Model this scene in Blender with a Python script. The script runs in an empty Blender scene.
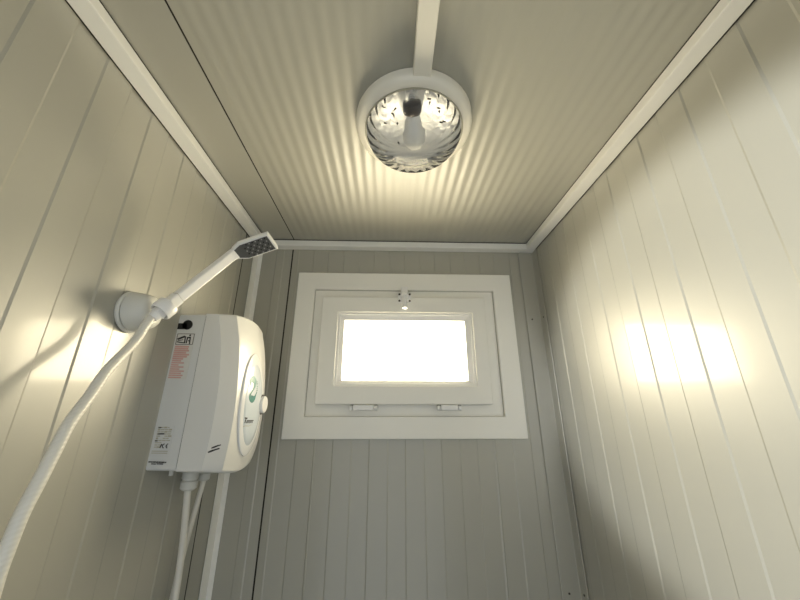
import bpy, bmesh, math, random
from mathutils import Vector, Matrix, Quaternion
random.seed(7)
SC = bpy.context.scene
COL = SC.collection
PI = math.pi

# ------------------------------------------------------------------ helpers
def link(o, parent=None):
    COL.objects.link(o)
    if parent is not None:
        o.parent = parent
    return o

def tag(o, label=None, cat=None, group=None, kind=None):
    if label: o['label'] = label
    if cat: o['category'] = cat
    if group: o['group'] = group
    if kind: o['kind'] = kind
    return o

def thing(name, loc, label, cat, group=None, kind=None):
    o = bpy.data.objects.new(name, None)
    o.empty_display_size = .02
    o.location = loc
    COL.objects.link(o)
    return tag(o, label, cat, group, kind)

def obj(name, bm, mat, parent=None, smooth=None, bevel=0.0, seg=2):
    """world-space bmesh -> one mesh object; parents sit un-rotated, so only their offset is removed"""
    bmesh.ops.remove_doubles(bm, verts=bm.verts, dist=1e-6)
    bmesh.ops.recalc_face_normals(bm, faces=bm.faces)
    off = Vector((0, 0, 0))
    p = parent
    while p is not None:
        off += p.location
        p = p.parent
    cs = [v.co for v in bm.verts]
    mid = Vector([(min(c[i] for c in cs) + max(c[i] for c in cs)) / 2 for i in range(3)])
    for v in bm.verts:
        v.co -= mid
    me = bpy.data.meshes.new(name)
    bm.to_mesh(me); bm.free()
    o = bpy.data.objects.new(name, me)
    link(o, parent)
    o.location = mid - off
    me.materials.append(mat)
    if smooth is not None:
        me.polygons.foreach_set('use_smooth', [True] * len(me.polygons))
        me.set_sharp_from_angle(angle=math.radians(smooth))
    if bevel:
        b = o.modifiers.new('bevel', 'BEVEL')
        b.width = bevel; b.segments = seg; b.limit_method = 'ANGLE'; b.angle_limit = math.radians(35)
    return o

def BM(): return bmesh.new()

def box(bm, x0, x1, y0, y1, z0, z1):
    v = [bm.verts.new((x, y, z)) for x in (x0, x1) for y in (y0, y1) for z in (z0, z1)]
    for f in ((0,1,3,2),(4,6,7,5),(0,4,5,1),(2,3,7,6),(0,2,6,4),(1,5,7,3)):
        bm.faces.new([v[i] for i in f])
    return v

def rings(bm, rs, cap=True, closed=False):
    """loft closed loops of equal length"""
    vs = [[bm.verts.new(p) for p in r] for r in rs]
    n = len(vs[0])
    pairs = list(zip(vs, vs[1:])) + ([(vs[-1], vs[0])] if closed else [])
    for a, b in pairs:
        for i in range(n):
            j = (i + 1) % n
            bm.faces.new((a[i], a[j], b[j], b[i]))
    if cap and not closed:
        bm.faces.new(list(reversed(vs[0]))); bm.faces.new(vs[-1])
    return vs

def basis(d):
    d = Vector(d).normalized()
    a = Vector((0, 0, 1)) if abs(d.z) < .9 else Vector((1, 0, 0))
    u = a.cross(d).normalized()
    return u, d.cross(u), d

def lathe(bm, prof, org, axis, n=40, cap=True, uv=None, mod=None):
    """prof = [(radius, height)]"""
    u, v, d = basis(axis)
    if uv: u, v = Vector(uv[0]), Vector(uv[1])
    org = Vector(org); rs = []
    for r, h in prof:
        ring = []
        for i in range(n):
            t = 2 * PI * i / n
            k = r * (mod(t, r) if mod else 1)
            ring.append(org + d * h + u * (k * math.cos(t)) + v * (k * math.sin(t)))
        rs.append(ring)
    return rings(bm, rs, cap)

def smooth_path(pts, n=8):
    P = [Vector(p) for p in pts]
    P = [P[0] * 2 - P[1]] + P + [P[-1] * 2 - P[-2]]
    out = []
    for i in range(1, len(P) - 2):
        a, b, c, d = P[i-1], P[i], P[i+1], P[i+2]
        for k in range(n):
            t = k / n
            out.append(.5 * ((2*b) + (c-a)*t + (2*a-5*b+4*c-d)*t*t + (-a+3*b-3*c+d)*t**3))
    out.append(P[-2])
    return out

def tube(bm, pts, r, n=14, rf=None, cap=True):
    pts = [Vector(p) for p in pts]
    d0 = (pts[1] - pts[0]).normalized()
    u, v, _ = basis(d0)
    rs = []
    for i, p in enumerate(pts):
        a = pts[max(0, i-1)]; b = pts[min(len(pts)-1, i+1)]
        d = (b - a).normalized()
        u = (u - d * u.dot(d)).normalized(); v = d.cross(u)
        k = rf(i) if rf else r
        rs.append([p + u*(k*math.cos(2*PI*j/n)) + v*(k*math.sin(2*PI*j/n)) for j in range(n)])
    return rings(bm, rs, cap)

# ---------------------------------------------------------------- materials
def nodes(name):
    m = bpy.data.materials.new(name); m.use_nodes = True
    nt = m.node_tree
    return m, nt, nt.nodes['Principled BSDF']

def mat(name, col, rough=.4, metal=0, spec=.5, coat=0, coat_rough=.1, var=.0, scale=6, bump=0, bscale=200, tint=None):
    m, nt, b = nodes(name)
    b.inputs['Roughness'].default_value = rough
    b.inputs['Metallic'].default_value = metal
    b.inputs['Specular IOR Level'].default_value = spec
    b.inputs['Coat Weight'].default_value = coat
    b.inputs['Coat Roughness'].default_value = coat_rough
    c = (*col, 1)
    tc = nt.nodes.new('ShaderNodeTexCoord')
    n = nt.nodes.new('ShaderNodeTexNoise'); n.inputs['Scale'].default_value = scale; n.inputs['Detail'].default_value = 5
    nt.links.new(tc.outputs['Object'], n.inputs['Vector'])
    r = nt.nodes.new('ShaderNodeValToRGB')
    r.color_ramp.elements[0].position = .3; r.color_ramp.elements[1].position = .7
    r.color_ramp.elements[0].color = tuple(x * (1 - var) for x in col) + (1,)
    r.color_ramp.elements[1].color = tuple(min(1, x * (1 + var)) for x in col) + (1,)
    nt.links.new(n.outputs['Fac'], r.inputs['Fac'])
    nt.links.new(r.outputs['Color'], b.inputs['Base Color'])
    if bump:
        n2 = nt.nodes.new('ShaderNodeTexNoise'); n2.inputs['Scale'].default_value = bscale
        nt.links.new(tc.outputs['Object'], n2.inputs['Vector'])
        bp = nt.nodes.new('ShaderNodeBump'); bp.inputs['Strength'].default_value = bump; bp.inputs['Distance'].default_value = .002
        nt.links.new(n2.outputs['Fac'], bp.inputs['Height'])
        nt.links.new(bp.outputs['Normal'], b.inputs['Normal'])
    return m

M = {}
def lacquer(name, col, wide, sharp, ior_w, ior_s, wave=.035):
    """satin lacquered steel: diffuse body, a broad sheen and a thin clear gloss over it"""
    m = bpy.data.materials.new(name); m.use_nodes = True
    nt = m.node_tree; nt.nodes.clear(); N = nt.nodes.new; Lk = nt.links.new
    out = N('ShaderNodeOutputMaterial'); d = N('ShaderNodeBsdfDiffuse')
    g1 = N('ShaderNodeBsdfGlossy'); g1.distribution = 'BECKMANN'; g1.inputs['Roughness'].default_value = wide
    g2 = N('ShaderNodeBsdfGlossy'); g2.inputs['Roughness'].default_value = sharp
    f1 = N('ShaderNodeFresnel'); f1.inputs['IOR'].default_value = ior_w
    f2 = N('ShaderNodeFresnel'); f2.inputs['IOR'].default_value = ior_s
    m1 = N('ShaderNodeMixShader'); m2 = N('ShaderNodeMixShader')
    tc = N('ShaderNodeTexCoord'); n = N('ShaderNodeTexNoise'); n.inputs['Scale'].default_value = 3; n.inputs['Detail'].default_value = 4
    r = N('ShaderNodeValToRGB'); r.color_ramp.elements[0].position = .3; r.color_ramp.elements[1].position = .7
    r.color_ramp.elements[0].color = tuple(c * .985 for c in col) + (1,); r.color_ramp.elements[1].color = tuple(c * 1.015 for c in col) + (1,)
    Lk(tc.outputs['Object'], n.inputs['Vector']); Lk(n.outputs['Fac'], r.inputs['Fac']); Lk(r.outputs['Color'], d.inputs['Color'])
    n2 = N('ShaderNodeTexNoise'); n2.inputs['Scale'].default_value = 9
    bp = N('ShaderNodeBump'); bp.inputs['Strength'].default_value = wave; bp.inputs['Distance'].default_value = .002
    Lk(tc.outputs['Object'], n2.inputs['Vector']); Lk(n2.outputs['Fac'], bp.inputs['Height'])
    for g in (g1, g2): Lk(bp.outputs['Normal'], g.inputs['Normal'])
    Lk(f1.outputs['Fac'], m1.inputs['Fac']); Lk(d.outputs['BSDF'], m1.inputs[1]); Lk(g1.outputs['BSDF'], m1.inputs[2])
    Lk(f2.outputs['Fac'], m2.inputs['Fac']); Lk(m1.outputs['Shader'], m2.inputs[1]); Lk(g2.outputs['BSDF'], m2.inputs[2])
    Lk(m2.outputs['Shader'], out.inputs['Surface'])
    return m
CREAM = (.42, .41, .352)
M['wall'] = lacquer('painted_steel_panel', CREAM, .42, .11, 1.78, 1.33)
M['ceil'] = lacquer('painted_steel_ceiling', CREAM, .40, .28, 1.5, 1.24, 0)
M['trim'] = mat('white_painted_trim', (.88, .87, .83), rough=.38, var=.02, scale=8)
M['pvc'] = mat('white_window_plastic', (.88, .865, .81), rough=.33, var=.01)
M['white'] = mat('white_gloss_plastic', (.86, .855, .84), rough=.28, var=.01)
M['heater_side'] = mat('white_heater_plastic', (.66, .67, .67), rough=.34, var=.01)
M['heater_front'] = mat('white_heater_cover', (.69, .69, .675), rough=.3, var=.01)
M['panel'] = mat('glossy_white_panel', (.82, .83, .84), rough=.16, var=.0)
M['blue_grey'] = mat('pale_blue_grey_print', (.62, .68, .74), rough=.2, var=.03, scale=20)
M['seam'] = mat('dark_joint_sealant', (.02, .018, .014), rough=.8, var=.1)
M['black'] = mat('black_print', (.02, .02, .02), rough=.6, var=.1)
M['dark'] = mat('dark_hole', (.012, .012, .012), rough=.7, var=.1)
M['paper'] = mat('label_paper', (.66, .655, .63), rough=.5, var=.03, scale=40)
M['pink'] = mat('pink_label_print', (.60, .36, .33), rough=.5, var=.06, scale=60)
M['olive'] = mat('faded_label_print', (.45, .43, .34), rough=.5, var=.06, scale=60)
M['teal'] = mat('teal_print', (.004, .16, .14), rough=.35, var=.1, scale=60)
M['joint'] = mat('grey_window_joint', (.40, .38, .33), rough=.6, var=.05)
M['sash_shadow'] = mat('painted_sash_shadow', (.16, .15, .125), rough=.7, var=.1)
M['rubber'] = mat('grey_rubber_face', (.11, .11, .105), rough=.5, var=.1, scale=60)
M['nozzle'] = mat('dark_nozzle_rubber', (.012, .012, .012), rough=.5, var=.1)
M['nozzle_rim'] = mat('pale_nozzle_rubber', (.33, .33, .31), rough=.45, var=.1)
M['ring'] = mat('cream_lamp_plastic', (.82, .79, .70), rough=.36, var=.015)
M['reflector'] = mat('white_lamp_enamel', (.78, .78, .76), rough=.3, var=.02, scale=30)
M['socket'] = mat('dark_bulb_socket', (.05, .038, .028), rough=.4, var=.2, scale=60)
M['screw'] = mat('dark_screw_head', (.07, .06, .05), rough=.4, metal=.7, var=.2, scale=100)
M['insect'] = mat('dead_insect_shell', (.012, .011, .01), rough=.5, var=.3, scale=400)
M['floor'] = mat('grey_floor_vinyl', (.17, .16, .14), rough=.45, var=.08, scale=12)
M['pipe'] = mat('ivory_pipe_plastic', (.72, .70, .64), rough=.3, var=.02, scale=12)
M['nut'] = mat('grey_white_nut_plastic', (.66, .66, .62), rough=.35, var=.02, scale=12)

def hose_mat():
    m, nt, b = nodes('white_ribbed_hose')
    b.inputs['Roughness'].default_value = .3
    b.inputs['Base Color'].default_value = (.74, .725, .66, 1)
    tc = nt.nodes.new('ShaderNodeTexCoord'); w = nt.nodes.new('ShaderNodeTexWave')
    mp = nt.nodes.new('ShaderNodeMapping'); mp.inputs['Rotation'].default_value = (0, .5, .4)
    w.bands_direction = 'Z'; w.inputs['Scale'].default_value = 55
    nt.links.new(tc.outputs['Object'], mp.inputs['Vector']); nt.links.new(mp.outputs['Vector'], w.inputs['Vector'])
    bp = nt.nodes.new('ShaderNodeBump'); bp.inputs['Strength'].default_value = .35; bp.inputs['Distance'].default_value = .001
    nt.links.new(w.outputs['Fac'], bp.inputs['Height']); nt.links.new(bp.outputs['Normal'], b.inputs['Normal'])
    return m
M['hose'] = hose_mat()

def clear(name, tint, f0=.04, rough=.0):
    """thin clear pane or shell: transparent with a Schlick reflection on either side"""
    m = bpy.data.materials.new(name); m.use_nodes = True
    nt = m.node_tree; nt.nodes.clear(); N = nt.nodes.new; Lk = nt.links.new
    o = N('ShaderNodeOutputMaterial'); mx = N('ShaderNodeMixShader')
    t = N('ShaderNodeBsdfTransparent'); g = N('ShaderNodeBsdfGlossy'); lw = N('ShaderNodeLayerWeight'); lw.inputs['Blend'].default_value = .5
    t.inputs['Color'].default_value = (*tint, 1); g.inputs['Roughness'].default_value = rough
    p = N('ShaderNodeMath'); p.operation = 'POWER'; p.inputs[1].default_value = 5
    a = N('ShaderNodeMath'); a.operation = 'MULTIPLY_ADD'; a.inputs[1].default_value = 1 - f0; a.inputs[2].default_value = f0
    Lk(lw.outputs['Facing'], p.inputs[0]); Lk(p.outputs[0], a.inputs[0]); Lk(a.outputs[0], mx.inputs['Fac'])
    Lk(t.outputs['BSDF'], mx.inputs[1]); Lk(g.outputs['BSDF'], mx.inputs[2]); Lk(mx.outputs['Shader'], o.inputs['Surface'])
    return m
def mixed_lens():
    """clear pressed glass: part straight-through, part bent by its flutes"""
    m = clear('clear_lamp_glass', (.985, .99, 1.0), .07, .06)
    nt = m.node_tree; N = nt.nodes.new; Lk = nt.links.new
    out = [n for n in nt.nodes if n.type == 'OUTPUT_MATERIAL'][0]; mx = [n for n in nt.nodes if n.type == 'MIX_SHADER'][0]
    g = N('ShaderNodeBsdfRefraction'); g.inputs['IOR'].default_value = 1.30; g.inputs['Roughness'].default_value = .05
    m2 = N('ShaderNodeMixShader'); m2.inputs['Fac'].default_value = .78
    Lk(mx.outputs['Shader'], m2.inputs[1]); Lk(g.outputs['BSDF'], m2.inputs[2]); Lk(m2.outputs['Shader'], out.inputs['Surface'])
    return m
M['mirror'] = mat('silvered_reflector', (.88, .89, .90), rough=.22, metal=.35, var=.02, scale=30)
M['glass'] = clear('window_glass', (.97, .98, .97))
M['lens'] = mixed_lens()

# ------------------------------------------------------------ room dimensions
XL, XR, YB, CZ = -.539, .594, 1.24, 2.272
YF = -.09                       # doorway wall behind the viewpoint
T = .04
XLi, XRi, YBi, CZi = -.4975, .553, 1.2, 2.242      # inner corner of the ceiling trims
PER, DEP = .1235, .0017

def rib_profile(a, b, rise, fall0, off):
    """flat steel sheet with alternate shallow raised bands: list of (coord, height)"""
    pts = [(a, 0)]
    k = math.floor((a - rise) / PER) - 1
    while True:
        r = rise + k * PER; f = r + off
        k += 1
        if r > b: break
        for c, h in ((r - .0020, 0), (r + .0020, DEP), (f - .0020, DEP), (f + .0020, 0)):
            if a < c < b: pts.append((c, h))
    pts.append((b, pts[-1][1]))
    return pts

def panel_strip(bm, prof, to3, t0, t1, thick):
    """extrude a profile along t; to3(c, h, t) -> xyz; negative h = into the wall"""
    lo = [bm.verts.new(to3(c, h, t0)) for c, h in prof]; hi = [bm.verts.new(to3(c, h, t1)) for c, h in prof]
    lb = [bm.verts.new(to3(c, -thick, t0)) for c, h in (prof[0], prof[-1])]
    hb = [bm.verts.new(to3(c, -thick, t1)) for c, h in (prof[0], prof[-1])]
    for i in range(len(prof) - 1):
        bm.faces.new((lo[i], lo[i+1], hi[i+1], hi[i]))
    bm.faces.new((lb[0], hb[0], hb[1], lb[1]))
    bm.faces.new((lo[0], hi[0], hb[0], lb[0])); bm.faces.new((lo[-1], lb[1], hb[1], hi[-1]))
    bm.faces.new(lo + [lb[1], lb[0]]); bm.faces.new(list(reversed(hi)) + [hb[0], hb[1]])

def struct(o, label, cat):
    return tag(o, label, cat, kind='structure')

# ---- left wall: two sheets with an open dark joint
to3 = lambda c, h, t: (XL + h, c, t)
bm = BM()
panel_strip(bm, rib_profile(YF, 1.1115, .465, 0, .0605), to3, 0, CZ, .04)
panel_strip(bm, [(1.1210, 0), (YB, 0)], to3, 0, CZ, .04)
w = struct(obj('wall_left', bm, M['wall']), 'cream ribbed steel panel wall on the left, behind the white water heater', 'wall')
bm = BM(); box(bm, XL - .03, XL - .0003, 1.1115, 1.1210, 0, CZ)
obj('panel_joint', bm, M['seam'], w)

# ---- right wall
to3 = lambda c, h, t: (XR - h, c, t)
bm = BM(); panel_strip(bm, rib_profile(YF, YB, .493, 0, .062), to3, 0, CZ, .04)
struct(obj('wall_right', bm, M['wall']), 'cream ribbed steel panel wall on the right with the bright window glare on it', 'wall')

# ---- far wall with the window opening
OX0, OX1, OZ0, OZ1 = -.255, .36, 1.64, 2.03
to3 = lambda c, h, t: (c, YB - h, t)
bm = BM()
def far(a, b, z0, z1): panel_strip(bm, rib_profile(a, b, -.19, 0, .064), to3, z0, z1, .05)
panel_strip(bm, rib_profile(XL, -.4025, -.4635, 0, .03), to3, 0, CZ, .05)
far(-.3970, OX0, 0, CZ); far(OX1, XR, 0, CZ); far(OX0, OX1, 0, OZ0); far(OX0, OX1, OZ1, CZ)
w = struct(obj('wall_back', bm, M['wall']), 'cream ribbed steel end wall around the small window', 'wall')
bm = BM(); box(bm, -.4025, -.3970, YB + .001, YB + .045, 0, CZ)
obj('panel_joint', bm, M['seam'], w)

# ---- wall with the doorway behind the viewpoint
DX0, DX1, DZ = -.43, .38, 2.14
bm = BM()
for a, b, z0, z1 in ((XL - .04, DX0, 0, CZ), (DX1, XR + .04, 0, CZ), (DX0, DX1, DZ, CZ)):
    box(bm, a, b, YF - .04, YF, z0, z1)
struct(obj('wall_front', bm, M['wall']), 'cream steel wall with the open doorway, facing the window', 'wall')

# ---- floor
bm = BM(); box(bm, XL - .04, XR + .04, YF - .04, YB + .05, -.05, 0)
struct(obj('floor', bm, M['floor']), 'grey vinyl floor of the shower cabin', 'floor')

# ---- ceiling: narrow plain sheet, dark joint, finely corrugated sheet
def fine(a, b, p, amp):
    out = [(a, 0)]; x = math.ceil(a / p) * p
    while x < b - p:
        for q in range(12):
            out.append((x + q * p / 12, amp * (.5 - .5 * math.cos(2 * PI * q / 12))))
        x += p
    out.append((x, 0)); out.append((b, 0)); return out
to3 = lambda c, h, t: (c, t, CZ - h)
bm = BM()
panel_strip(bm, [(XL, 0), (-.3920, 0)], to3, YF, YB, .04)
panel_strip(bm, fine(-.3880, XR, .0288, .0014), to3, YF, YB, .04)
w = struct(obj('ceiling', bm, M['ceil'], smooth=25), 'cream steel ceiling with fine ribs and one dark joint', 'ceiling')
bm = BM(); box(bm, -.3920, -.3880, YF, YB, CZ + .0006, CZ + .035)
obj('panel_joint', bm, M['seam'], w)

# ---- trims
def trim(n, pts, d0, d1, axis, label):
    bm = BM(); rs = []
    for d in (d0, d1):
        rs.append([((p, d, q) if axis == 'y' else (d, p, q) if axis == 'x' else (p, q, d)) for p, q in pts])
    rings(bm, rs)
    return struct(obj('trim_%d' % n, bm, M['trim'], bevel=.002), label, 'trim')
G = .0012
SG = .004
def bead(t, pts):
    for p in pts:
        bm = BM(); box(bm, *p)
        tag(obj('joint_line', bm, M['seam'], t), 'dark joint line')
t1 = trim(1, [(XL + SG, CZi), (XLi, CZi), (XLi - .002, CZ - SG), (XL + SG, CZ - SG)], YF, YBi, 'y', 'white box trim along the ceiling edge above the left wall')
t2 = trim(2, [(XR - SG, CZi), (XRi, CZi), (XRi + .002, CZ - SG), (XR - SG, CZ - SG)], YF, YBi, 'y', 'white box trim along the ceiling edge above the right wall')
t3 = trim(3, [(YB - SG, CZi), (YBi, CZi), (YBi + .002, CZ - SG), (YB - SG, CZ - SG)], XL, XR, 'x', 'white box trim along the ceiling edge above the window')
bead(t1, [(XL + .0019, XL + SG, YF, YBi, CZi + .0002, CZ - .006), (XL + .006, XLi - .0025, YF, YBi, CZ - SG, CZ - .0016)])
bead(t2, [(XR - SG, XR - .0019, YF, YBi, CZi + .0002, CZ - .006), (XRi + .0025, XR - .006, YF, YBi, CZ - SG, CZ - .0016)])
bead(t3, [(XLi, XRi, YBi + .0025, YB - .006, CZ - SG, CZ - .0016)])
# L-shaped corner angles
bmL = [(XL + .0015, 1.195), (XL + .0045, 1.195), (XL + .0045, YB - .004), (XL + .02, YB - .004), (XL + .02, YB - .0014), (XL + .0015, YB - .0014)]
trim(4, bmL, 0, CZi, 'z', 'white angle strip down the corner left of the window')
R = [(.53, YB - .0014), (.53, YB - .0055), (XR - .0055, YB - .0055), (XR - .0055, 1.195), (XR - .0014, 1.195), (XR - .0014, YB - .0014)]
tr = trim(5, R, 0, CZi, 'z', 'white angle strip down the corner right of the window')
tr.data.materials[0] = M['wall']  # darker wall cream stands in for the shade on this white strip
for z in (1.955, 1.09):
    for ax, org in (((0, -1, 0), (.553, YB - .0055, z)), ((-1, 0, 0), (XR - .0055, 1.214, z + .004))):
        bm = BM(); lathe(bm, [(.0032, 0), (.0032, .0008), (.002, .0016)], org, ax, 12)
        tag(obj('screw', bm, M['screw'], tr, smooth=40), 'dark screw head')

# ------------------------------------------------------------------- window
win = thing('window_1', (.06, YB, 1.526), 'small white plastic hopper window with a bright pane in the end wall', 'window', kind='structure')
def frame(bm, o, i, y0, y1, yi=None):
    """rectangular ring o=(x0,x1,z0,z1) outer, i inner; y0 = room side, y1 = wall side, yi = room side at the inner edge"""
    def loop(r, y): return [(r[0], y, r[2]), (r[1], y, r[2]), (r[1], y, r[3]), (r[0], y, r[3])]
    yi = y0 if yi is None else yi
    rings(bm, [loop(o, y1), loop(o, y0), loop(i, yi), loop(i, y1)], closed=True)
FO = (-.360, .477, 1.526, 2.1345); FI = (-.2915, .4045, 1.598, 2.065)
SO = (-.2555, .3615, 1.6375, 2.029)
bm = BM(); frame(bm, FO, FI, 1.218, YB + .002)
obj('casing', bm, M['pvc'], win, bevel=.0025)
bm = BM(); frame(bm, (FI[0]-.001, FI[1]+.001, FI[2]-.001, FI[3]+.001), (-.235, .34, 1.655, 2.01), 1.2315, 1.30)
obj('rebate_frame', bm, M['pvc'], win, bevel=.002)
BO = (-.1935, .3105, 1.7005, 1.968); BI = (-.170, .283, 1.7195, 1.9405)
bm = BM(); frame(bm, SO, BO, 1.201, 1.2245)
sash = obj('sash', bm, M['pvc'], win, bevel=.003)
bm = BM(); frame(bm, (SO[0]+.012, SO[1]-.012, SO[2]+.012, SO[3]-.012), BI, 1.2245, 1.262)
obj('sash_core', bm, M['pvc'], sash, bevel=.001)
bm = BM()
frame(bm, BO, (BO[0]+.008, BO[1]-.008, BO[2]+.008, BO[3]-.008), 1.2075, 1.2262)
frame(bm, (BO[0]+.008, BO[1]-.008, BO[2]+.008, BO[3]-.008), BI, 1.2115, 1.2262, 1.218)
obj('glazing_bead', bm, M['white'], sash, bevel=.0012)
bm = BM(); box(bm, BI[0]-.006, BI[1]+.006, 1.236, 1.240, BI[2]-.006, BI[3]+.006)
obj('pane', bm, M['glass'], sash)
bm = BM(); frame(bm, (SO[0]+.004, SO[1]-.004, SO[2]+.004, SO[3]-.004), (SO[0]+.016, SO[1]-.016, SO[2]+.016, SO[3]-.016), 1.2245, 1.2318)  # dark ring put in as the shadow line around the sash
tag(obj('sash_shadow', bm, M['sash_shadow'], sash), 'dark ring standing for the shadow line behind the sash edge')
bm = BM(); frame(bm, (FI[0]-.0015, FI[1]+.0015, FI[2]-.0015, FI[3]+.0015), (FI[0]+.0012, FI[1]-.0012, FI[2]+.0012, FI[3]-.0012), 1.2285, 1.2318)
tag(obj('casing_joint', bm, M['joint'], win), 'thin grey joint line inside the casing')
# hinges under the sash
for x0, x1 in ((-.135, -.041), (.166, .250)):
    z = 1.627
    bm = BM(); box(bm, x0 + .012, x1 - .012, 1.196, 1.222, z - .009, z + .009)
    h = obj('hinge', bm, M['white'], win, bevel=.003)
    for xa, xb in ((x0, x0 + .0105), (x1 - .0105, x1)):
        bm = BM(); lathe(bm, [(.0072, 0), (.0085, .0012), (.0085, xb - xa - .0012), (.0072, xb - xa)], (xa, 1.206, z - .001), (1, 0, 0), 16)
        obj('hinge_knuckle', bm, M['white'], h, smooth=40)
        bm = BM(); box(bm, xa + .001, xb + (.002 if xa == x0 else 0), 1.2085, 1.2225, z + .0035, z + .0095)
        tag(obj('hinge_gap', bm, M['dark'], h), 'dark slot above the hinge')
# latch at the top
lx, lz = .0545, 2.031
bm = BM()
box(bm, lx - .0245, lx + .0245, 1.195, 1.2008, lz - .026, lz + .014)
lt = obj('latch', bm, M['white'], win, bevel=.004)
bm = BM(); lathe(bm, [(.0165, 0), (.0170, .003), (.0145, .008), (.009, .0105)], (lx, 1.195, lz + .002), (0, -1, 0), 8)
obj('latch_boss', bm, M['white'], lt, bevel=.001)
bm = BM(); box(bm, lx - .0135, lx + .0135, 1.2005, 1.2185, lz + .0125, lz + .042)
obj('latch_keeper', bm, M['white'], lt, bevel=.004)
bm = BM(); tube(bm, smooth_path([(lx, 1.187, lz), (lx, 1.181, lz - .022), (lx, 1.178, lz - .040), (lx, 1.176, lz - .054)], 5), .006, 12,
               rf=lambda i: .0065 + .0040 * (i / 15) ** 2)
obj('latch_lever', bm, M['panel'], lt, smooth=50)
for sx in (-.0195, .0195):
    for sz in (-.019, .007):
        bm = BM(); lathe(bm, [(.0042, 0), (.0042, .0012), (.0025, .0020)], (lx + sx, 1.1951, lz + sz), (0, -1, 0), 10)
        tag(obj('screw', bm, M['screw'], lt), 'dark screw head')

# -------------------------------------------------------------- ceiling lamp
LX, LY = .052, .620
lamp = thing('ceiling_light', (LX, LY, CZ), 'round bulkhead lamp with a clear glass bowl and cream ring on the ceiling', 'ceiling light')
dn = (0, 0, -1); top = (LX, LY, CZ - .0012)
bm = BM()
lathe(bm, [(.1335, 0), (.137, .004), (.137, .018), (.1345, .025), (.129, .029), (.1195, .0325), (.1165, .0325), (.1150, .030), (.115, .004), (.113, 0)], top, dn, 72)
ring = obj('rim', bm, M['ring'], lamp, smooth=40)
bm = BM()
RP = [(.1135, .001), (.1135, .020), (.110, .022), (.095, .0145), (.075, .0085), (.052, .005), (.030, .0035)]
u0, v0 = Vector((1, 0, 0)), Vector((0, 1, 0)); NP = 160; rs = []
for r_, h_ in RP:
    rs.append([])
    for i in range(NP):
        t = 2 * PI * i / NP
        k = 0 if r_ > .105 or r_ < .04 else .0006 * (r_ / .09)
        rs[-1].append(Vector(top) + u0 * (r_ * math.cos(t)) + v0 * (r_ * math.sin(t)) - Vector((0, 0, h_ + k * (.5 + .5 * math.cos(20 * t)))))
rings(bm, rs)
obj('reflector_plate', bm, M['mirror'], lamp, smooth=60)
bm = BM(); rs = []
for r0, h0 in ((.1160, .0330), (.1160, .0352), (.1128, .0352), (.1128, .0330)):
    rs.append([(LX + r0*math.cos(2*PI*i/72), LY + r0*math.sin(2*PI*i/72), CZ - h0) for i in range(72)])
rings(bm, rs, closed=True)
tag(obj('gasket', bm, M['olive'], lamp, smooth=40), 'thin dark gasket under the glass')
# glass bowl: thick ribbed shell
def bowl(R, H, n=12):
    out = []
    for i in range(n + 1):
        t = i / n * PI / 2
        out.append((R * math.cos(t) ** .8 if i < n else .0006, H * math.sin(t) ** 1.0))
    return out
outer = [(r, .024 + h) for r, h in [(.1118, 0)] + [(r, h + .010) for r, h in bowl(.1118, .0645)]]
inner = [(r, .024 + h) for r, h in [(.1080, 0)] + [(r, h + .010) for r, h in bowl(.1080, .0605)]]
def flute(t, r):
    k = min(1, max(0, (r - .03) / .03))
    return 1 + .018 * k * math.cos(26 * t)
bm = BM()
u_, v_ = (1, 0, 0), (0, 1, 0)
a = lathe(bm, outer, (LX, LY, CZ), dn, 192, cap=False, uv=(u_, v_))
b = lathe(bm, inner, (LX, LY, CZ), dn, 192, cap=False, uv=(u_, v_), mod=flute)
for i in range(192):
    j = (i + 1) % 192
    bm.faces.new((a[0][i], a[0][j], b[0][j], b[0][i]))
bm.faces.new(a[-1]); bm.faces.new(b[-1])
obj('glass_bowl', bm, M['lens'], lamp, smooth=60)
# socket and bulb lying across the plate
ax = Vector((.12, .95, -.20)).normalized()
s0 = Vector((LX - .010, LY - .088, CZ - .040))
bm = BM(); box(bm, s0.x - .012, s0.x + .012, s0.y + .004, s0.y + .018, CZ - .040, CZ - .007)
obj('socket_bracket', bm, M['reflector'], lamp, bevel=.002)
bm = BM(); lathe(bm, [(.012, 0), (.0175, .002), (.0190, .008), (.0190, .020), (.017, .024)], s0, ax, 24)
obj('socket', bm, M['socket'], lamp, smooth=40)
bm = BM(); lathe(bm, [(.0135, 0), (.0135, .012), (.020, .028), (.0255, .048), (.0245, .066), (.016, .080), (.0012, .086)], s0 + ax * .023, ax, 28)
tag(obj('bulb', bm, M['reflector'], lamp, smooth=60), 'frosted white bulb')

# dead insects inside the bowl
def bowl_h(r):
    best = 0
    for (r0, h0), (r1, h1) in zip(inner, inner[1:]):
        if r1 <= r <= r0 and r0 > r1:
            return h0 + (h1 - h0) * (r0 - r) / (r0 - r1)
    return inner[-1][1]
flies = [(-.0732, -.078, 2.2292), (-.0521, -.0804, 2.2076), (-.0467, -.088, 2.2125), (-.0684, -.0597, 2.2025), (-.0416, -.0673, 2.194), (-.0377, -.0252, 2.1816),
         (.0262, -.1027, 2.2257), (.0273, -.0996, 2.2185), (.0481, -.0899, 2.2161), (.0495, -.0853, 2.2112), (.0563, -.0679, 2.2003), (.0627, -.0673, 2.2035), (-.0493, -.0782, 2.2041)]
places = ['leftmost and highest left of the socket', 'right one of the trio left of the socket', 'topmost of the trio left of the socket', 'low at the far left of the bowl',
          'just left of the bulb, below the trio', 'lowest of all, near the bowl bottom', 'topmost right of the socket', 'just under the topmost one on the right',
          'upper of the middle pair on the right', 'lower of the middle pair on the right', 'left of the lowest pair on the right', 'right of the lowest pair on the right',
          'lowest of the trio left of the socket']
proto = None
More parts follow.
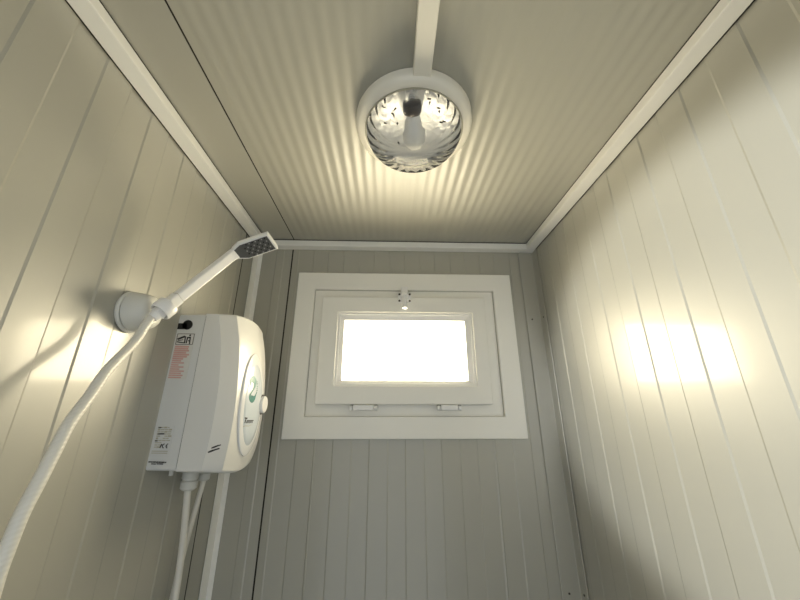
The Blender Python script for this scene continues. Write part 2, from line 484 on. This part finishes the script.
for (dx, dy, z), pl in zip(flies, places):
    z += .001
    if proto is None:
        bm = BM()
        for c, rr, l in (((0, 0, 0), .0018, .0032), ((.0036, 0, .0002), .0013, .0016)):
            m4 = Matrix.Translation(c) @ Matrix.Diagonal((l, rr, rr, 1))
            bmesh.ops.create_uvsphere(bm, u_segments=8, v_segments=6, radius=1, matrix=m4)
        for s in (-1, 1):
            for k in (-.001, .0005, .002):
                v = [bm.verts.new(p) for p in ((k, 0, 0), (k + .0004, 0, 0), (k + .0006, s * .0028, .0008))]
                bm.faces.new(v)
        o = obj('dead_insect', bm, M['insect'])
        proto = o
    else:
        o = proto.copy(); COL.objects.link(o)
    kx = .965
    o.location = (LX + dx * kx, LY + dy * kx, z)
    o.rotation_euler = (0, 0, random.uniform(0, PI))
    tag(o, 'dead insect in the lamp, ' + pl, 'insect', 'dead insects in the lamp bowl')

# cable trunking running to the lamp
bm = BM(); box(bm, LX - .0105, LX + .0255, YF, .497, CZ - .001, CZ - .026)
bm2 = bm
tk = obj('cable_trunking', bm2, M['ring'], bevel=.0025)
tag(tk, 'straight cream cable trunking on the ceiling leading to the lamp', 'cable trunking')
for f in tk.data.polygons: pass

# ------------------------------------------------------------- water heater
Y0, Y1, HZ0, HZ1 = .838, 1.096, 1.484, 1.848
XT = [(1.484, -.3905), (1.54, -.3845), (1.606, -.3825), (1.676, -.3845), (1.758, -.3945), (1.80, -.4025), (1.837, -.413), (1.848, -.418)]
def lerp_tab(T_, z):
    if z <= T_[0][0]: return T_[0][1]
    for (a, x), (b, y) in zip(T_, T_[1:]):
        if z <= b:
            t = (z - a) / (b - a); return x + (y - x) * t
    return T_[-1][1]
def smooth_X(z):
    return sum(lerp_tab(XT, z + d) for d in (-.02, -.01, 0, .01, .02)) / 5
def front(y, z):
    u = (y - (Y0 + Y1) / 2) / ((Y1 - Y0) / 2)
    return smooth_X(z) + .014 * (1 - u * u)
SEAM = -.471
heater = thing('water_heater', (XL + .0015, .955, HZ0), 'white electric shower water heater with an oval control panel on the left wall', 'water heater')
def rrect(x, a, b, z0, z1, r, n=6):
    out = []
    for cy_, cz_, s in ((b - r, z1 - r, 0), (a + r, z1 - r, 1), (a + r, z0 + r, 2), (b - r, z0 + r, 3)):
        for i in range(n + 1):
            t = (s + i / n) * PI / 2
            out.append((x, cy_ + r * math.cos(t), cz_ + r * math.sin(t)))
    return out
bm = BM()
rings(bm, [rrect(XL + .0016, Y0 + .001, Y1 - .001, HZ0 + .001, HZ1 - .001, .007), rrect(SEAM - .0012, Y0, Y1, HZ0, HZ1, .007)])
back = obj('backplate', bm, M['heater_side'], heater, smooth=35)
bm = BM(); rings(bm, [rrect(SEAM - .0012, Y0 + .0012, Y1 - .0012, HZ0 + .0012, HZ1 - .0012, .006), rrect(SEAM, Y0 + .0012, Y1 - .0012, HZ0 + .0012, HZ1 - .0012, .006)])
tag(obj('case_joint', bm, M['black'], heater), 'thin dark joint line')
# cover: stations across y, each a vertical profile (x follows the bowed front)
bm = BM()
NZ = 28
CH = .033
def cover_x(y, z):
    d = min(y - Y0, Y1 - y)
    x = front(y, z)
    if d < CH:
        k = 1 - d / CH
        x -= .025 * k
    return x
ys = [Y0, Y0 + .0015, Y0 + .011, Y0 + .022, Y0 + .0325, Y0 + .035, Y0 + .0385] + [Y0 + .0385 + (Y1 - Y0 - .077) * i / 12 for i in range(1, 12)]
ys += [Y1 - .0385, Y1 - .035, Y1 - .0325, Y1 - .022, Y1 - .011, Y1 - .0015, Y1]
zs = [HZ0, HZ0 + .0015, HZ0 + .004] + [HZ0 + .004 + (HZ1 - HZ0 - .008) * i / NZ for i in range(1, NZ)] + [HZ1 - .004, HZ1 - .0015, HZ1]
RC = .020
def corner(y, z):
    """round the four corners of the front outline a little"""
    return y, z
grid = []
def outline(y, z):
    u = (y - (Y0 + Y1) / 2) / ((Y1 - Y0) / 2)
    r, t = .075, z - HZ0
    if t < r and y > Y0 + .03:
        e = .050 * (1 - math.sqrt(max(0, 1 - ((r - t) / r) ** 2)))
        y = Y0 + .03 + (y - Y0 - .03) * (Y1 - e - Y0 - .03) / (Y1 - Y0 - .03)
    zc = (HZ0 + HZ1) / 2
    return y, zc + (z - zc) * (1 + .088 * (1 - u * u))
for z in zs:
    dz = min(z - HZ0, HZ1 - z)
    row = []
    for y in ys:
        x = cover_x(y, z)
        if dz < .004: x -= .004 * (1 - dz / .004) ** 2
        row.append(bm.verts.new((x, *outline(y, z))))
    grid.append(row)
for i in range(len(zs) - 1):
    for j in range(len(ys) - 1):
        bm.faces.new((grid[i][j], grid[i][j+1], grid[i+1][j+1], grid[i+1][j]))
edge = [(grid[i][0]) for i in range(len(zs))] + [grid[-1][j] for j in range(1, len(ys))] + [grid[i][-1] for i in range(len(zs) - 2, -1, -1)] + [grid[0][j] for j in range(len(ys) - 2, 0, -1)]
bk = [bm.verts.new((SEAM, v.co.y, v.co.z)) for v in edge]
for i in range(len(edge)):
    j = (i + 1) % len(edge)
    bm.faces.new((edge[i], edge[j], bk[j], bk[i]))
bm.faces.new(bk)
cover = obj('cover', bm, M['heater_front'], heater, smooth=22)
# oval control panel following the front
PC = (.960, 1.634); PA, PB = .073, .132
def oval(name, a, b, h0, h1, m, par, cx=PC[0], cz=PC[1], edge_r=.003):
    bm = BM(); n = 56; rs = []
    def ring(k, h):
        return [(front(cx + a*k*math.cos(2*PI*i/n), cz + b*k*math.sin(2*PI*i/n)) + h, cx + a*k*math.cos(2*PI*i/n), cz + b*k*math.sin(2*PI*i/n)) for i in range(n)]
    for k, h in ((1, h0), (1, h1 - edge_r*.5), (1 - edge_r/a*.5, h1 - .0004), (1 - edge_r/a, h1), (.8, h1 + .001), (.6, h1 + .0018), (.4, h1 + .0024), (.2, h1 + .0027), (.02, h1 + .0028)):
        rs.append(ring(k, h))
    rings(bm, rs)
    return obj(name, bm, m, par, smooth=40)
panel = oval('control_panel', PA, PB, -.001, .005, M['panel'], heater)
oval('panel_inlay', PA * .77, PB * .80, .004, .0062, M['blue_grey'], panel, cx=PC[0] - .004, cz=PC[1] - .002, edge_r=.001)
def psurf(y, z):
    k = math.hypot((y - PC[0]) / PA, (z - PC[1]) / PB)
    return front(y, z) + .0055 + .0030 * max(0, 1 - k * k) + .0006
# temperature knob
KY, KZ = 1.014, 1.631
kx = front(KY, KZ) + .004
bm = BM(); lathe(bm, [(.0275, 0), (.0275, .003), (.026, .004)], (kx, KY, KZ), (1, 0, 0), 40)
tag(obj('knob_seat', bm, M['black'], panel, smooth=40), 'dark ring around the knob')
bm = BM(); lathe(bm, [(.0235, 0), (.0235, .006), (.022, .0085), (.012, .0095), (.001, .010)], (kx + .003, KY, KZ), (1, 0, 0), 40)
knob = obj('knob', bm, M['white'], panel, smooth=40)

def ribbon(pts, wid, surf, lift=.0, thick=.0006):
    """flat print of varying width along pts (y, z), laid on surface x = surf(y, z)"""
    bm = BM(); n = len(pts); L = []; Rr = []
    for i, (y, z) in enumerate(pts):
        a = pts[max(0, i-1)]; b = pts[min(n-1, i+1)]
        dy, dz = b[0]-a[0], b[1]-a[1]; l = math.hypot(dy, dz) or 1
        k = wid[i] / 2
        L.append((y - dz/l*k, z + dy/l*k)); Rr.append((y + dz/l*k, z - dy/l*k))
    rs = []
    for (a, b) in zip(L, Rr):
        rs.append([(surf(*a) + lift, *a), (surf(*b) + lift, *b), (surf(*b) + lift - thick, *b), (surf(*a) + lift - thick, *a)])
    rings(bm, rs)
    return bm
def merge(bms):
    out = BM()
    for b in bms:
        me = bpy.data.meshes.new('t'); b.to_mesh(me); b.free(); out.from_mesh(me); bpy.data.meshes.remove(me)
    return out
# green emblem: round head, curving neck, bowl-shaped base with a flicked tail
ly, lz_ = .932, 1.668
def E_(pts): return [(ly + y * .026, lz_ + z * .026) for y, z in pts]
def sp(pts, n=6): return [(p.x, p.y) for p in smooth_path([(y, z, 0) for y, z in pts], n)]
neck = sp(E_([(-.55, .30), (-.45, .75), (-.02, .98), (.36, .72), (.30, .25), (-.05, -.15), (-.40, -.50), (-.42, -.80), (0, -1.0), (.45, -.86), (.72, -.50), (.95, -.22)]))
wd = []
for i in range(len(neck)):
    t = i / (len(neck) - 1)
    wd.append(.026 * (.10 + .62 * math.exp(-((t - .22) / .14) ** 2) + .62 * math.exp(-((t - .72) / .13) ** 2)))
bm = ribbon(neck, wd, psurf)
tag(obj('emblem', bm, M['teal'], panel), 'green curling emblem printed on the panel')
# small vertical lettering beside the emblem (too small to read) and the dark wordmark under it
bs = []
for i in range(6):
    z = 1.690 - i * .0048
    bs.append(ribbon([(.953, z), (.959 + (i % 2) * .002, z + .001)], [.0016, .0016], psurf))
    if i % 2: bs.append(ribbon([(.956, z + .002), (.956, z - .002)], [.001, .001], psurf))
tag(obj('emblem_lettering', merge(bs), M['teal'], panel), 'tiny lettering beside the green emblem')
bs = [ribbon([(.909, 1.5955), (.921, 1.5945)], [.0028, .0028], psurf), ribbon([(.915, 1.595), (.913, 1.583)], [.0036, .0036], psurf)]
for i, y in enumerate((.922, .928, .934, .940, .946, .952)):
    bs.append(ribbon([(y, 1.5895), (y - .001, 1.5825)], [.0030, .0030], psurf))
    bs.append(ribbon([(y, 1.5888), (y + .005, 1.5886)], [.0022, .0022], psurf))
tag(obj('wordmark', merge(bs), M['black'], panel), 'dark brand lettering under the emblem')
bm = ribbon(sp([(.908, 1.5745), (.920, 1.5765), (.934, 1.5755), (.948, 1.5785)]), [.0012] * 19, psurf)
obj('wordmark_underline', bm, M['olive'], panel)
# two short slanted dark marks on the rounded edge, small raised marks near the far top corner
cs = lambda y, z: cover_x(y, z) + .0007
bs = [ribbon([(.844, 1.5305), (.848, 1.5325), (.853, 1.5350), (.858, 1.5365)], [.002, .0035, .003, .002], cs),
      ribbon([(.8405, 1.522), (.845, 1.5245), (.851, 1.527), (.857, 1.529)], [.003, .004, .003, .003], cs)]
tag(obj('edge_mark', merge(bs), M['black'], cover), 'two short slanted black dashes')
bs = []
for y0_, rr in ((.983, .0065), (1.022, .0065)):
    pts = [(y0_ + rr * 1.6 * math.cos(t * PI / 7), 1.812 + rr * .9 * math.sin(t * PI / 7)) for t in range(15)]
    bs.append(ribbon(pts, [.0026] * 15, cs))
tag(obj('corner_mark', merge(bs), M['olive'], cover), 'small dark ring marks near the top corner')

# prints and hole on the side that faces the doorway (plane y = Y0)
ss = None
def side_quad(bm, x0, x1, z0, z1, lift):
    y = Y0 + .0003 - lift
    box(bm, x0, x1, y, y + .0004, z0, z1)
bm = BM(); lathe(bm, [(.0125, 0), (.0125, .0012)], (-.5135, Y0 + .0004, 1.8185), (0, -1, 0), 28)
box(bm, -.5365, -.5135, Y0 - .0008, Y0 + .0004, 1.807, 1.8225)
tag(obj('knockout_hole', bm, M['dark'], back), 'dark round cable hole at the top of the side')
bm = BM(); side_quad(bm, -.534, -.489, 1.683, 1.797, .0010)
lab = tag(obj('warning_label', bm, M['paper'], back), 'pale sticker with two black pictograms over pink text')
def sseg(bm, x0, z0, x1, z1, w_, y):
    d = Vector((x1 - x0, 0, z1 - z0)); l = d.length; d /= l; n = Vector((-d.z, 0, d.x)) * w_ / 2
    a, b = Vector((x0, y, z0)), Vector((x1, y, z1))
    q = [a + n, b + n, b - n, a - n]
    v = [bm.verts.new(p) for p in q] + [bm.verts.new(p + Vector((0, .0004, 0))) for p in q]
    for f in ((0,1,2,3),(7,6,5,4),(0,4,5,1),(1,5,6,2),(2,6,7,3),(3,7,4,0)):
        bm.faces.new([v[i] for i in f])
yy = Y0 - .0010
bm = BM()
for s in ((-.532, 1.795, -.491, 1.795, .0012), (-.532, 1.768, -.491, 1.768, .0012), (-.532, 1.795, -.532, 1.768, .0012), (-.491, 1.795, -.491, 1.768, .0012),
          (-.530, 1.781, -.513, 1.7885, .005), (-.530, 1.7745, -.512, 1.772, .0025), (-.529, 1.777, -.516, 1.780, .0018), (-.512, 1.789, -.511, 1.771, .0030),
          (-.508, 1.785, -.498, 1.786, .0035), (-.506, 1.785, -.507, 1.771, .003), (-.4995, 1.785, -.4985, 1.769, .003), (-.503, 1.791, -.499, 1.7915, .004), (-.503, 1.778, -.500, 1.777, .003)):
    sseg(bm, *s, yy)
obj('pictogram', bm, M['black'], lab)
bm = BM()
rl = [.034, .033, .036, .030, .038, .034, .026, .022, .030, .018, .031, .022, .034, .028, .033, .030]
for i, l in enumerate(rl):
    z = 1.763 - i * .0050
    sseg(bm, -.532, z, -.532 + l, z - .0006, .0042 if i < 7 else .0034, yy)
tag(obj('label_text', bm, M['pink'], lab), 'block of faded pink text lines')
bm = BM(); side_quad(bm, -.534, -.4935, 1.518, 1.579, .0008)
lab2 = tag(obj('rating_label', bm, M['heater_side'], back), 'small rating plate with rows of dark text')
bm = BM(); random.seed(3)
for i in range(10):
    z = 1.575 - i * .0046
    x = -.529
    for wds in range(4):
        l = random.uniform(.004, .0085)
        if not (i in (3, 4, 5) and wds == 1) and not (i >= 7 and wds >= 2):
            sseg(bm, x, z, min(x + l, -.495), z, .0034 if random.random() < .35 else .0020, yy)
        x += l + .0012
        if x > -.497: break
for i in range(2):
    sseg(bm, -.532, 1.5255 - i * .004, -.497, 1.525 - i * .004, .0016, yy)
obj('rating_text', bm, M['olive'], lab2)
bm = BM()
def arc(cx, cz, r, t0, t1, w_):
    for i in range(8):
        a, b = t0 + (t1 - t0) * i / 8, t0 + (t1 - t0) * (i + 1) / 8
        sseg(bm, cx + r * math.cos(a), cz + r * math.sin(a), cx + r * math.cos(b), cz + r * math.sin(b), w_, yy)
arc(-.5065, 1.536, .0044, PI * .55, PI * 1.45, .0019); arc(-.4985, 1.536, .0044, PI * .55, PI * 1.45, .0019)
sseg(bm, -.5030, 1.536, -.4995, 1.536, .0017, yy)
sseg(bm, -.513, 1.540, -.516, 1.532, .003, yy)
for x0, x1, z in ((-.529, -.522, 1.575), (-.527, -.512, 1.5615), (-.530, -.524, 1.547)):
    sseg(bm, x0, z, x1, z, .0028, yy)
tag(obj('conformity_mark', bm, M['black'], lab2), 'bold black CE mark')
bm = BM()
x = -.534
for l in (.006, .004, .007, .005, .006, .008, .004):
    sseg(bm, x, 1.5035 - (x + .534) * .03, x + l - .0008, 1.5035 - (x + .534) * .03, .0022, yy); x += l
for x0, l in ((-.527, .010), (-.515, .014)):
    sseg(bm, x0, 1.4995, x0 + l, 1.499, .0018, yy)
tag(obj('address_print', bm, M['black'], back), 'two lines of tiny dark print at the bottom')
# inlet fittings under the case
for n_, (x, y, r, h) in enumerate(((-.503, .965, .0185, .060), (-.503, 1.036, .0140, .050))):
    bm = BM(); lathe(bm, [(r*.62, -.004), (r*.62, .007), (r, .009), (r*1.02, h*.55), (r*.9, h*.58), (r*.9, h*.62), (r*1.06, h*.66), (r*1.02, h*.92), (r*.7, h)], (x, y, HZ0), (0, 0, -1), 24)
    obj('gland_nut', bm, M['nut'], heater, smooth=35)
bm = BM(); lathe(bm, [(.005, -.003), (.005, .018), (.0038, .0185)], (-.518, .905, HZ0), (0, 0, -1), 16)
obj('drain_stub', bm, M['nut'], heater, smooth=40)

def pipe(name, pts, r, m, label, cat):
    bm = BM(); tube(bm, smooth_path(pts, 8), r, 18)
    return tag(obj(name, bm, m, smooth=50), label, cat)
pipe('water_pipe', [(-.503, .965, 1.4265), (-.503, .967, 1.41), (-.5035, .985, 1.32), (-.504, .998, 1.2), (-.504, .998, 1.0), (-.504, .995, .5), (-.504, .995, .0)], .0078, M['pipe'],
     'ivory pipe dropping from the nearer nut under the water heater', 'pipe')
pipe('power_cable', [(-.503, 1.036, 1.4365), (-.504, 1.035, 1.42), (-.512, 1.026, 1.32), (-.521, 1.022, 1.2), (-.5255, 1.022, 1.0), (-.5255, 1.025, .5), (-.5255, 1.025, .0)], .0066, M['pipe'],
     'thinner ivory cable dropping from the farther nut under the water heater', 'cable')

# ------------------------------------------------------------ shower bracket
BY, BZ = .679, 1.803
br = thing('shower_bracket', (XL + .0015, BY, BZ), 'grey-white cone-shaped holder on the left wall gripping the hand shower', 'shower holder')
bx = XL + .0015
tip = Vector((-.465, .682, 1.806))
axis = (tip - Vector((bx, BY, BZ))).normalized()
bm = BM(); lathe(bm, [(.0415, 0), (.0430, .002), (.0430, .006), (.0412, .0085)], (bx, BY, BZ), (1, 0, 0), 48)
obj('wall_plate', bm, M['nut'], br, smooth=35)
bm = BM(); lathe(bm, [(.0410, .0085), (.0408, .013), (.0388, .024), (.0362, .034), (.0335, .041), (.030, .0455), (.024, .048), (.012, .049)], (bx, BY, BZ), axis, 48)
obj('swivel_cone', bm, M['nut'], br, smooth=40)

# ----------------------------------------------------------------- hand shower
ou, ov, on = Vector((.945, -.187, .268)).normalized(), Vector((-.272, -.900, .338)), None
ov = (ov - ou * ov.dot(ou)).normalized(); on = ou.cross(ov)
if on.z > 0: on = -on
HC = Vector((-.3265, .7415, 1.991))          # centre of the spray face
HL, HW, HT = .0745, .0425, .0165
def head_pt(a, b, c): return HC + ou * a + ov * b - on * c
def hexa(s, c, grow=0):
    l, w_ = HL / 2 + grow, HW / 2 + grow
    tl = l + .020
    return [head_pt(l, w_, c), head_pt(-l + .002, w_, c), head_pt(-tl, .012 + grow, c), head_pt(-tl, -.012 - grow, c), head_pt(-l + .002, -w_, c), head_pt(l, -w_, c)]
tipc = head_pt(-HL / 2 - .024, 0, HT * .5)
grip = Vector((-.4605, .6665, 1.8095))
hs = thing('hand_shower', grip, 'white hand shower with a rectangular grey spray face held in the wall bracket', 'hand shower')
bm = BM(); rings(bm, [hexa(0, HT, .0002), hexa(0, HT - .003, .0032), hexa(0, .003, .0032), hexa(0, 0, .0022)])
obj('head', bm, M['white'], hs, bevel=.0015)
bm = BM(); rings(bm, [hexa(0, .002, -.0008), hexa(0, -.0010, -.0008)])
face = obj('spray_face', bm, M['rubber'], hs)
for i in range(8):
    for j in range(5):
        a = -HL / 2 + .010 + i * (HL - .018) / 7; b = (j - 2) * HW * .205
        if i == 0 and abs(j - 2) == 2: continue
        p = head_pt(a, b, -.0012)
        bm = BM(); lathe(bm, [(.0019, -.0005), (.0019, .0008), (.0013, .0022), (.0006, .0022)], p, on, 8)
        o_ = obj('nozzle', bm, M['nozzle'] if (i + j) % 2 else M['nozzle_rim'], face)
# handle: rectangular tapering bar from the bracket to the head
hd = (tipc - grip).normalized()
def sect(p, d, w_, t_, ref):
    v = (ref - d * ref.dot(d)).normalized(); n = d.cross(v)
    ch = .22
    out = []
    for a, b in ((1, 1 - ch), (1 - ch, 1), (-1 + ch, 1), (-1, 1 - ch), (-1, -1 + ch), (-1 + ch, -1), (1 - ch, -1), (1, -1 + ch)):
        out.append(p + v * (a * w_ / 2) + n * (b * t_ / 2))
    return out
L_ = (tipc - grip).length
def bar(f0, f1, w0, w1, t0, t1, n=6):
    rs = []
    for i in range(n + 1):
        f = f0 + (f1 - f0) * i / n; g = i / n
        rs.append(sect(grip + hd * (f * L_), hd, w0 + (w1 - w0) * g, t0 + (t1 - t0) * g, ov))
    return rs
hp = bar(.16, .93, .022, .024, .019, .016)
e = [head_pt(-HL / 2 - .012, 0, HT * .5)]
hp.append(sect(head_pt(-HL / 2 - .017, 0, HT * .5), (hd + ou).normalized(), .028, .0155, ov))
hp.append(sect(head_pt(-HL / 2 - .004, 0, HT * .5), ou, .030, .0150, ov))
bm = BM(); rings(bm, hp)
obj('handle', bm, M['white'], hs, bevel=.0012)
bm = BM(); rings(bm, bar(-.10, .157, .023, .025, .021, .019))
obj('handle_socket', bm, M['white'], hs, bevel=.0012)
bm = BM(); rings(bm, bar(.155, .163, .0235, .0235, .0165, .0165, 1))
tag(obj('handle_joint', bm, M['olive'], hs), 'dark joint line on the handle')
# clasp of the bracket around the handle
bm = BM()
vv = (ov - hd * ov.dot(hd)).normalized(); nn = hd.cross(vv)
def cl(r, h, n=28, a0=0):
    return [grip + hd * h + vv * (r * math.cos(2*PI*i/n)) + nn * (r * math.sin(2*PI*i/n)) for i in range(n)]
rings(bm, [cl(.0165, -.014), cl(.0195, -.014), cl(.0208, -.011), cl(.0213, .007), cl(.0198, .010), cl(.0172, .010)], closed=True)
obj('clasp', bm, M['white'], br, smooth=35)

# ---------------------------------------------------------------------- hose
h0 = grip - hd * (.10 * L_ - .001)
hose_pts = [h0, h0 - hd * .020, (-.476, .629, 1.730), (-.472, .5815, 1.6725), (-.468, .558, 1.6312), (-.464, .5325, 1.5917), (-.461, .519, 1.5552), (-.459, .508, 1.5202),
            (-.458, .497, 1.483), (-.458, .493, 1.445), (-.459, .493, 1.41), (-.460, .50, 1.30), (-.462, .53, 1.15), (-.47, .58, 1.0), (-.48, .66, .88), (-.49, .74, .84)]
bm = BM(); tube(bm, smooth_path(hose_pts, 8), .0082, 18)
hose = tag(obj('shower_hose', bm, M['hose'], smooth=50), 'white ribbed shower hose hanging from the hand shower', 'shower hose')
bm = BM(); d_ = (-hd)
lathe(bm, [(.0105, -.003), (.0110, 0), (.0110, .006), (.0090, .011)], h0, d_, 20)
obj('hose_nut', bm, M['white'], hose, smooth=35)
bm = BM(); lathe(bm, [(.012, 0), (.012, .018), (.0095, .025)], (-.53, .75, .835), Vector((.04, -.012, .004)), 20)
lathe(bm, [(.024, 0), (.024, .004), (.016, .008)], (XL + .0015, .752, .834), (1, 0, 0), 24)
obj('wall_elbow', bm, M['white'], hose, smooth=35)

# -------------------------------------------------------------- light and sky
world = bpy.data.worlds.new('sky'); SC.world = world; world.use_nodes = True
nt = world.node_tree; bg = nt.nodes['Background']
tc = nt.nodes.new('ShaderNodeTexCoord'); sep = nt.nodes.new('ShaderNodeSeparateXYZ')
nt.links.new(tc.outputs['Generated'], sep.inputs['Vector'])
rp = nt.nodes.new('ShaderNodeValToRGB')
mr = nt.nodes.new('ShaderNodeMapRange')
mr.inputs['From Min'].default_value = -1; mr.inputs['From Max'].default_value = 1
nt.links.new(sep.outputs['Y'], mr.inputs['Value']); nt.links.new(mr.outputs['Result'], rp.inputs['Fac'])
SUNNY = (1.0, .855, .60); SHADE = (.90, .96, 1.0)
k = .03
rp.color_ramp.elements[0].position = .55; rp.color_ramp.elements[0].color = tuple(c * k for c in SHADE) + (1,)
rp.color_ramp.elements[1].position = .84; rp.color_ramp.elements[1].color = SUNNY + (1,)
nt.links.new(rp.outputs['Color'], bg.inputs['Color'])
bg.inputs['Strength'].default_value = 30.0

def portal(name, loc, rot, sx, sy):
    l = bpy.data.lights.new(name, 'AREA'); l.shape = 'RECTANGLE'; l.size = sx; l.size_y = sy
    l.cycles.is_portal = True
    o = bpy.data.objects.new(name, l); o.location = loc; o.rotation_euler = rot
    COL.objects.link(o); return o
portal('window_daylight', (.0565, 1.31, 1.83), (-PI / 2, 0, 0), .60, .40)
portal('door_daylight', (.025, YF - .05, .99), (PI / 2, 0, 0), .72, 1.99)

# unseen spot added outside the doorway for the round patch on the right wall
sl = bpy.data.lights.new('added_patch_spot', 'SPOT'); sl.energy = 185; sl.color = (.97, .985, .98)
sl.spot_size = math.radians(24.6); sl.spot_blend = .23; sl.shadow_soft_size = .05
so = bpy.data.objects.new('added_patch_spot', sl); COL.objects.link(so)
so.location = (-1.0, -.95, 1.75)
aim = Vector((XR, .50, 1.685)) - so.location
so.rotation_euler = aim.to_track_quat('-Z', 'Y').to_euler()

# ------------------------------------------------------------------- camera
F = 334.0
cam = bpy.data.cameras.new('camera'); cam.sensor_width = 36; cam.sensor_fit = 'HORIZONTAL'
cam.lens = F * 36 / 800; cam.clip_start = .01
co = bpy.data.objects.new('camera', cam); COL.objects.link(co)
pitch = math.atan2(116, 334); yaw = math.radians(1.782)
co.location = (0, 0, 1.6)
co.rotation_euler = (PI / 2 + pitch, 0, -yaw)
SC.camera = co
SC.view_settings.view_transform = 'Standard'; SC.view_settings.look = 'None'
SC.view_settings.exposure = 0.12; SC.view_settings.gamma = 1
SC.cycles.max_bounces = 14; SC.cycles.diffuse_bounces = 8; SC.cycles.transmission_bounces = 10; SC.cycles.transparent_max_bounces = 12
SC.cycles.sample_clamp_indirect = 6
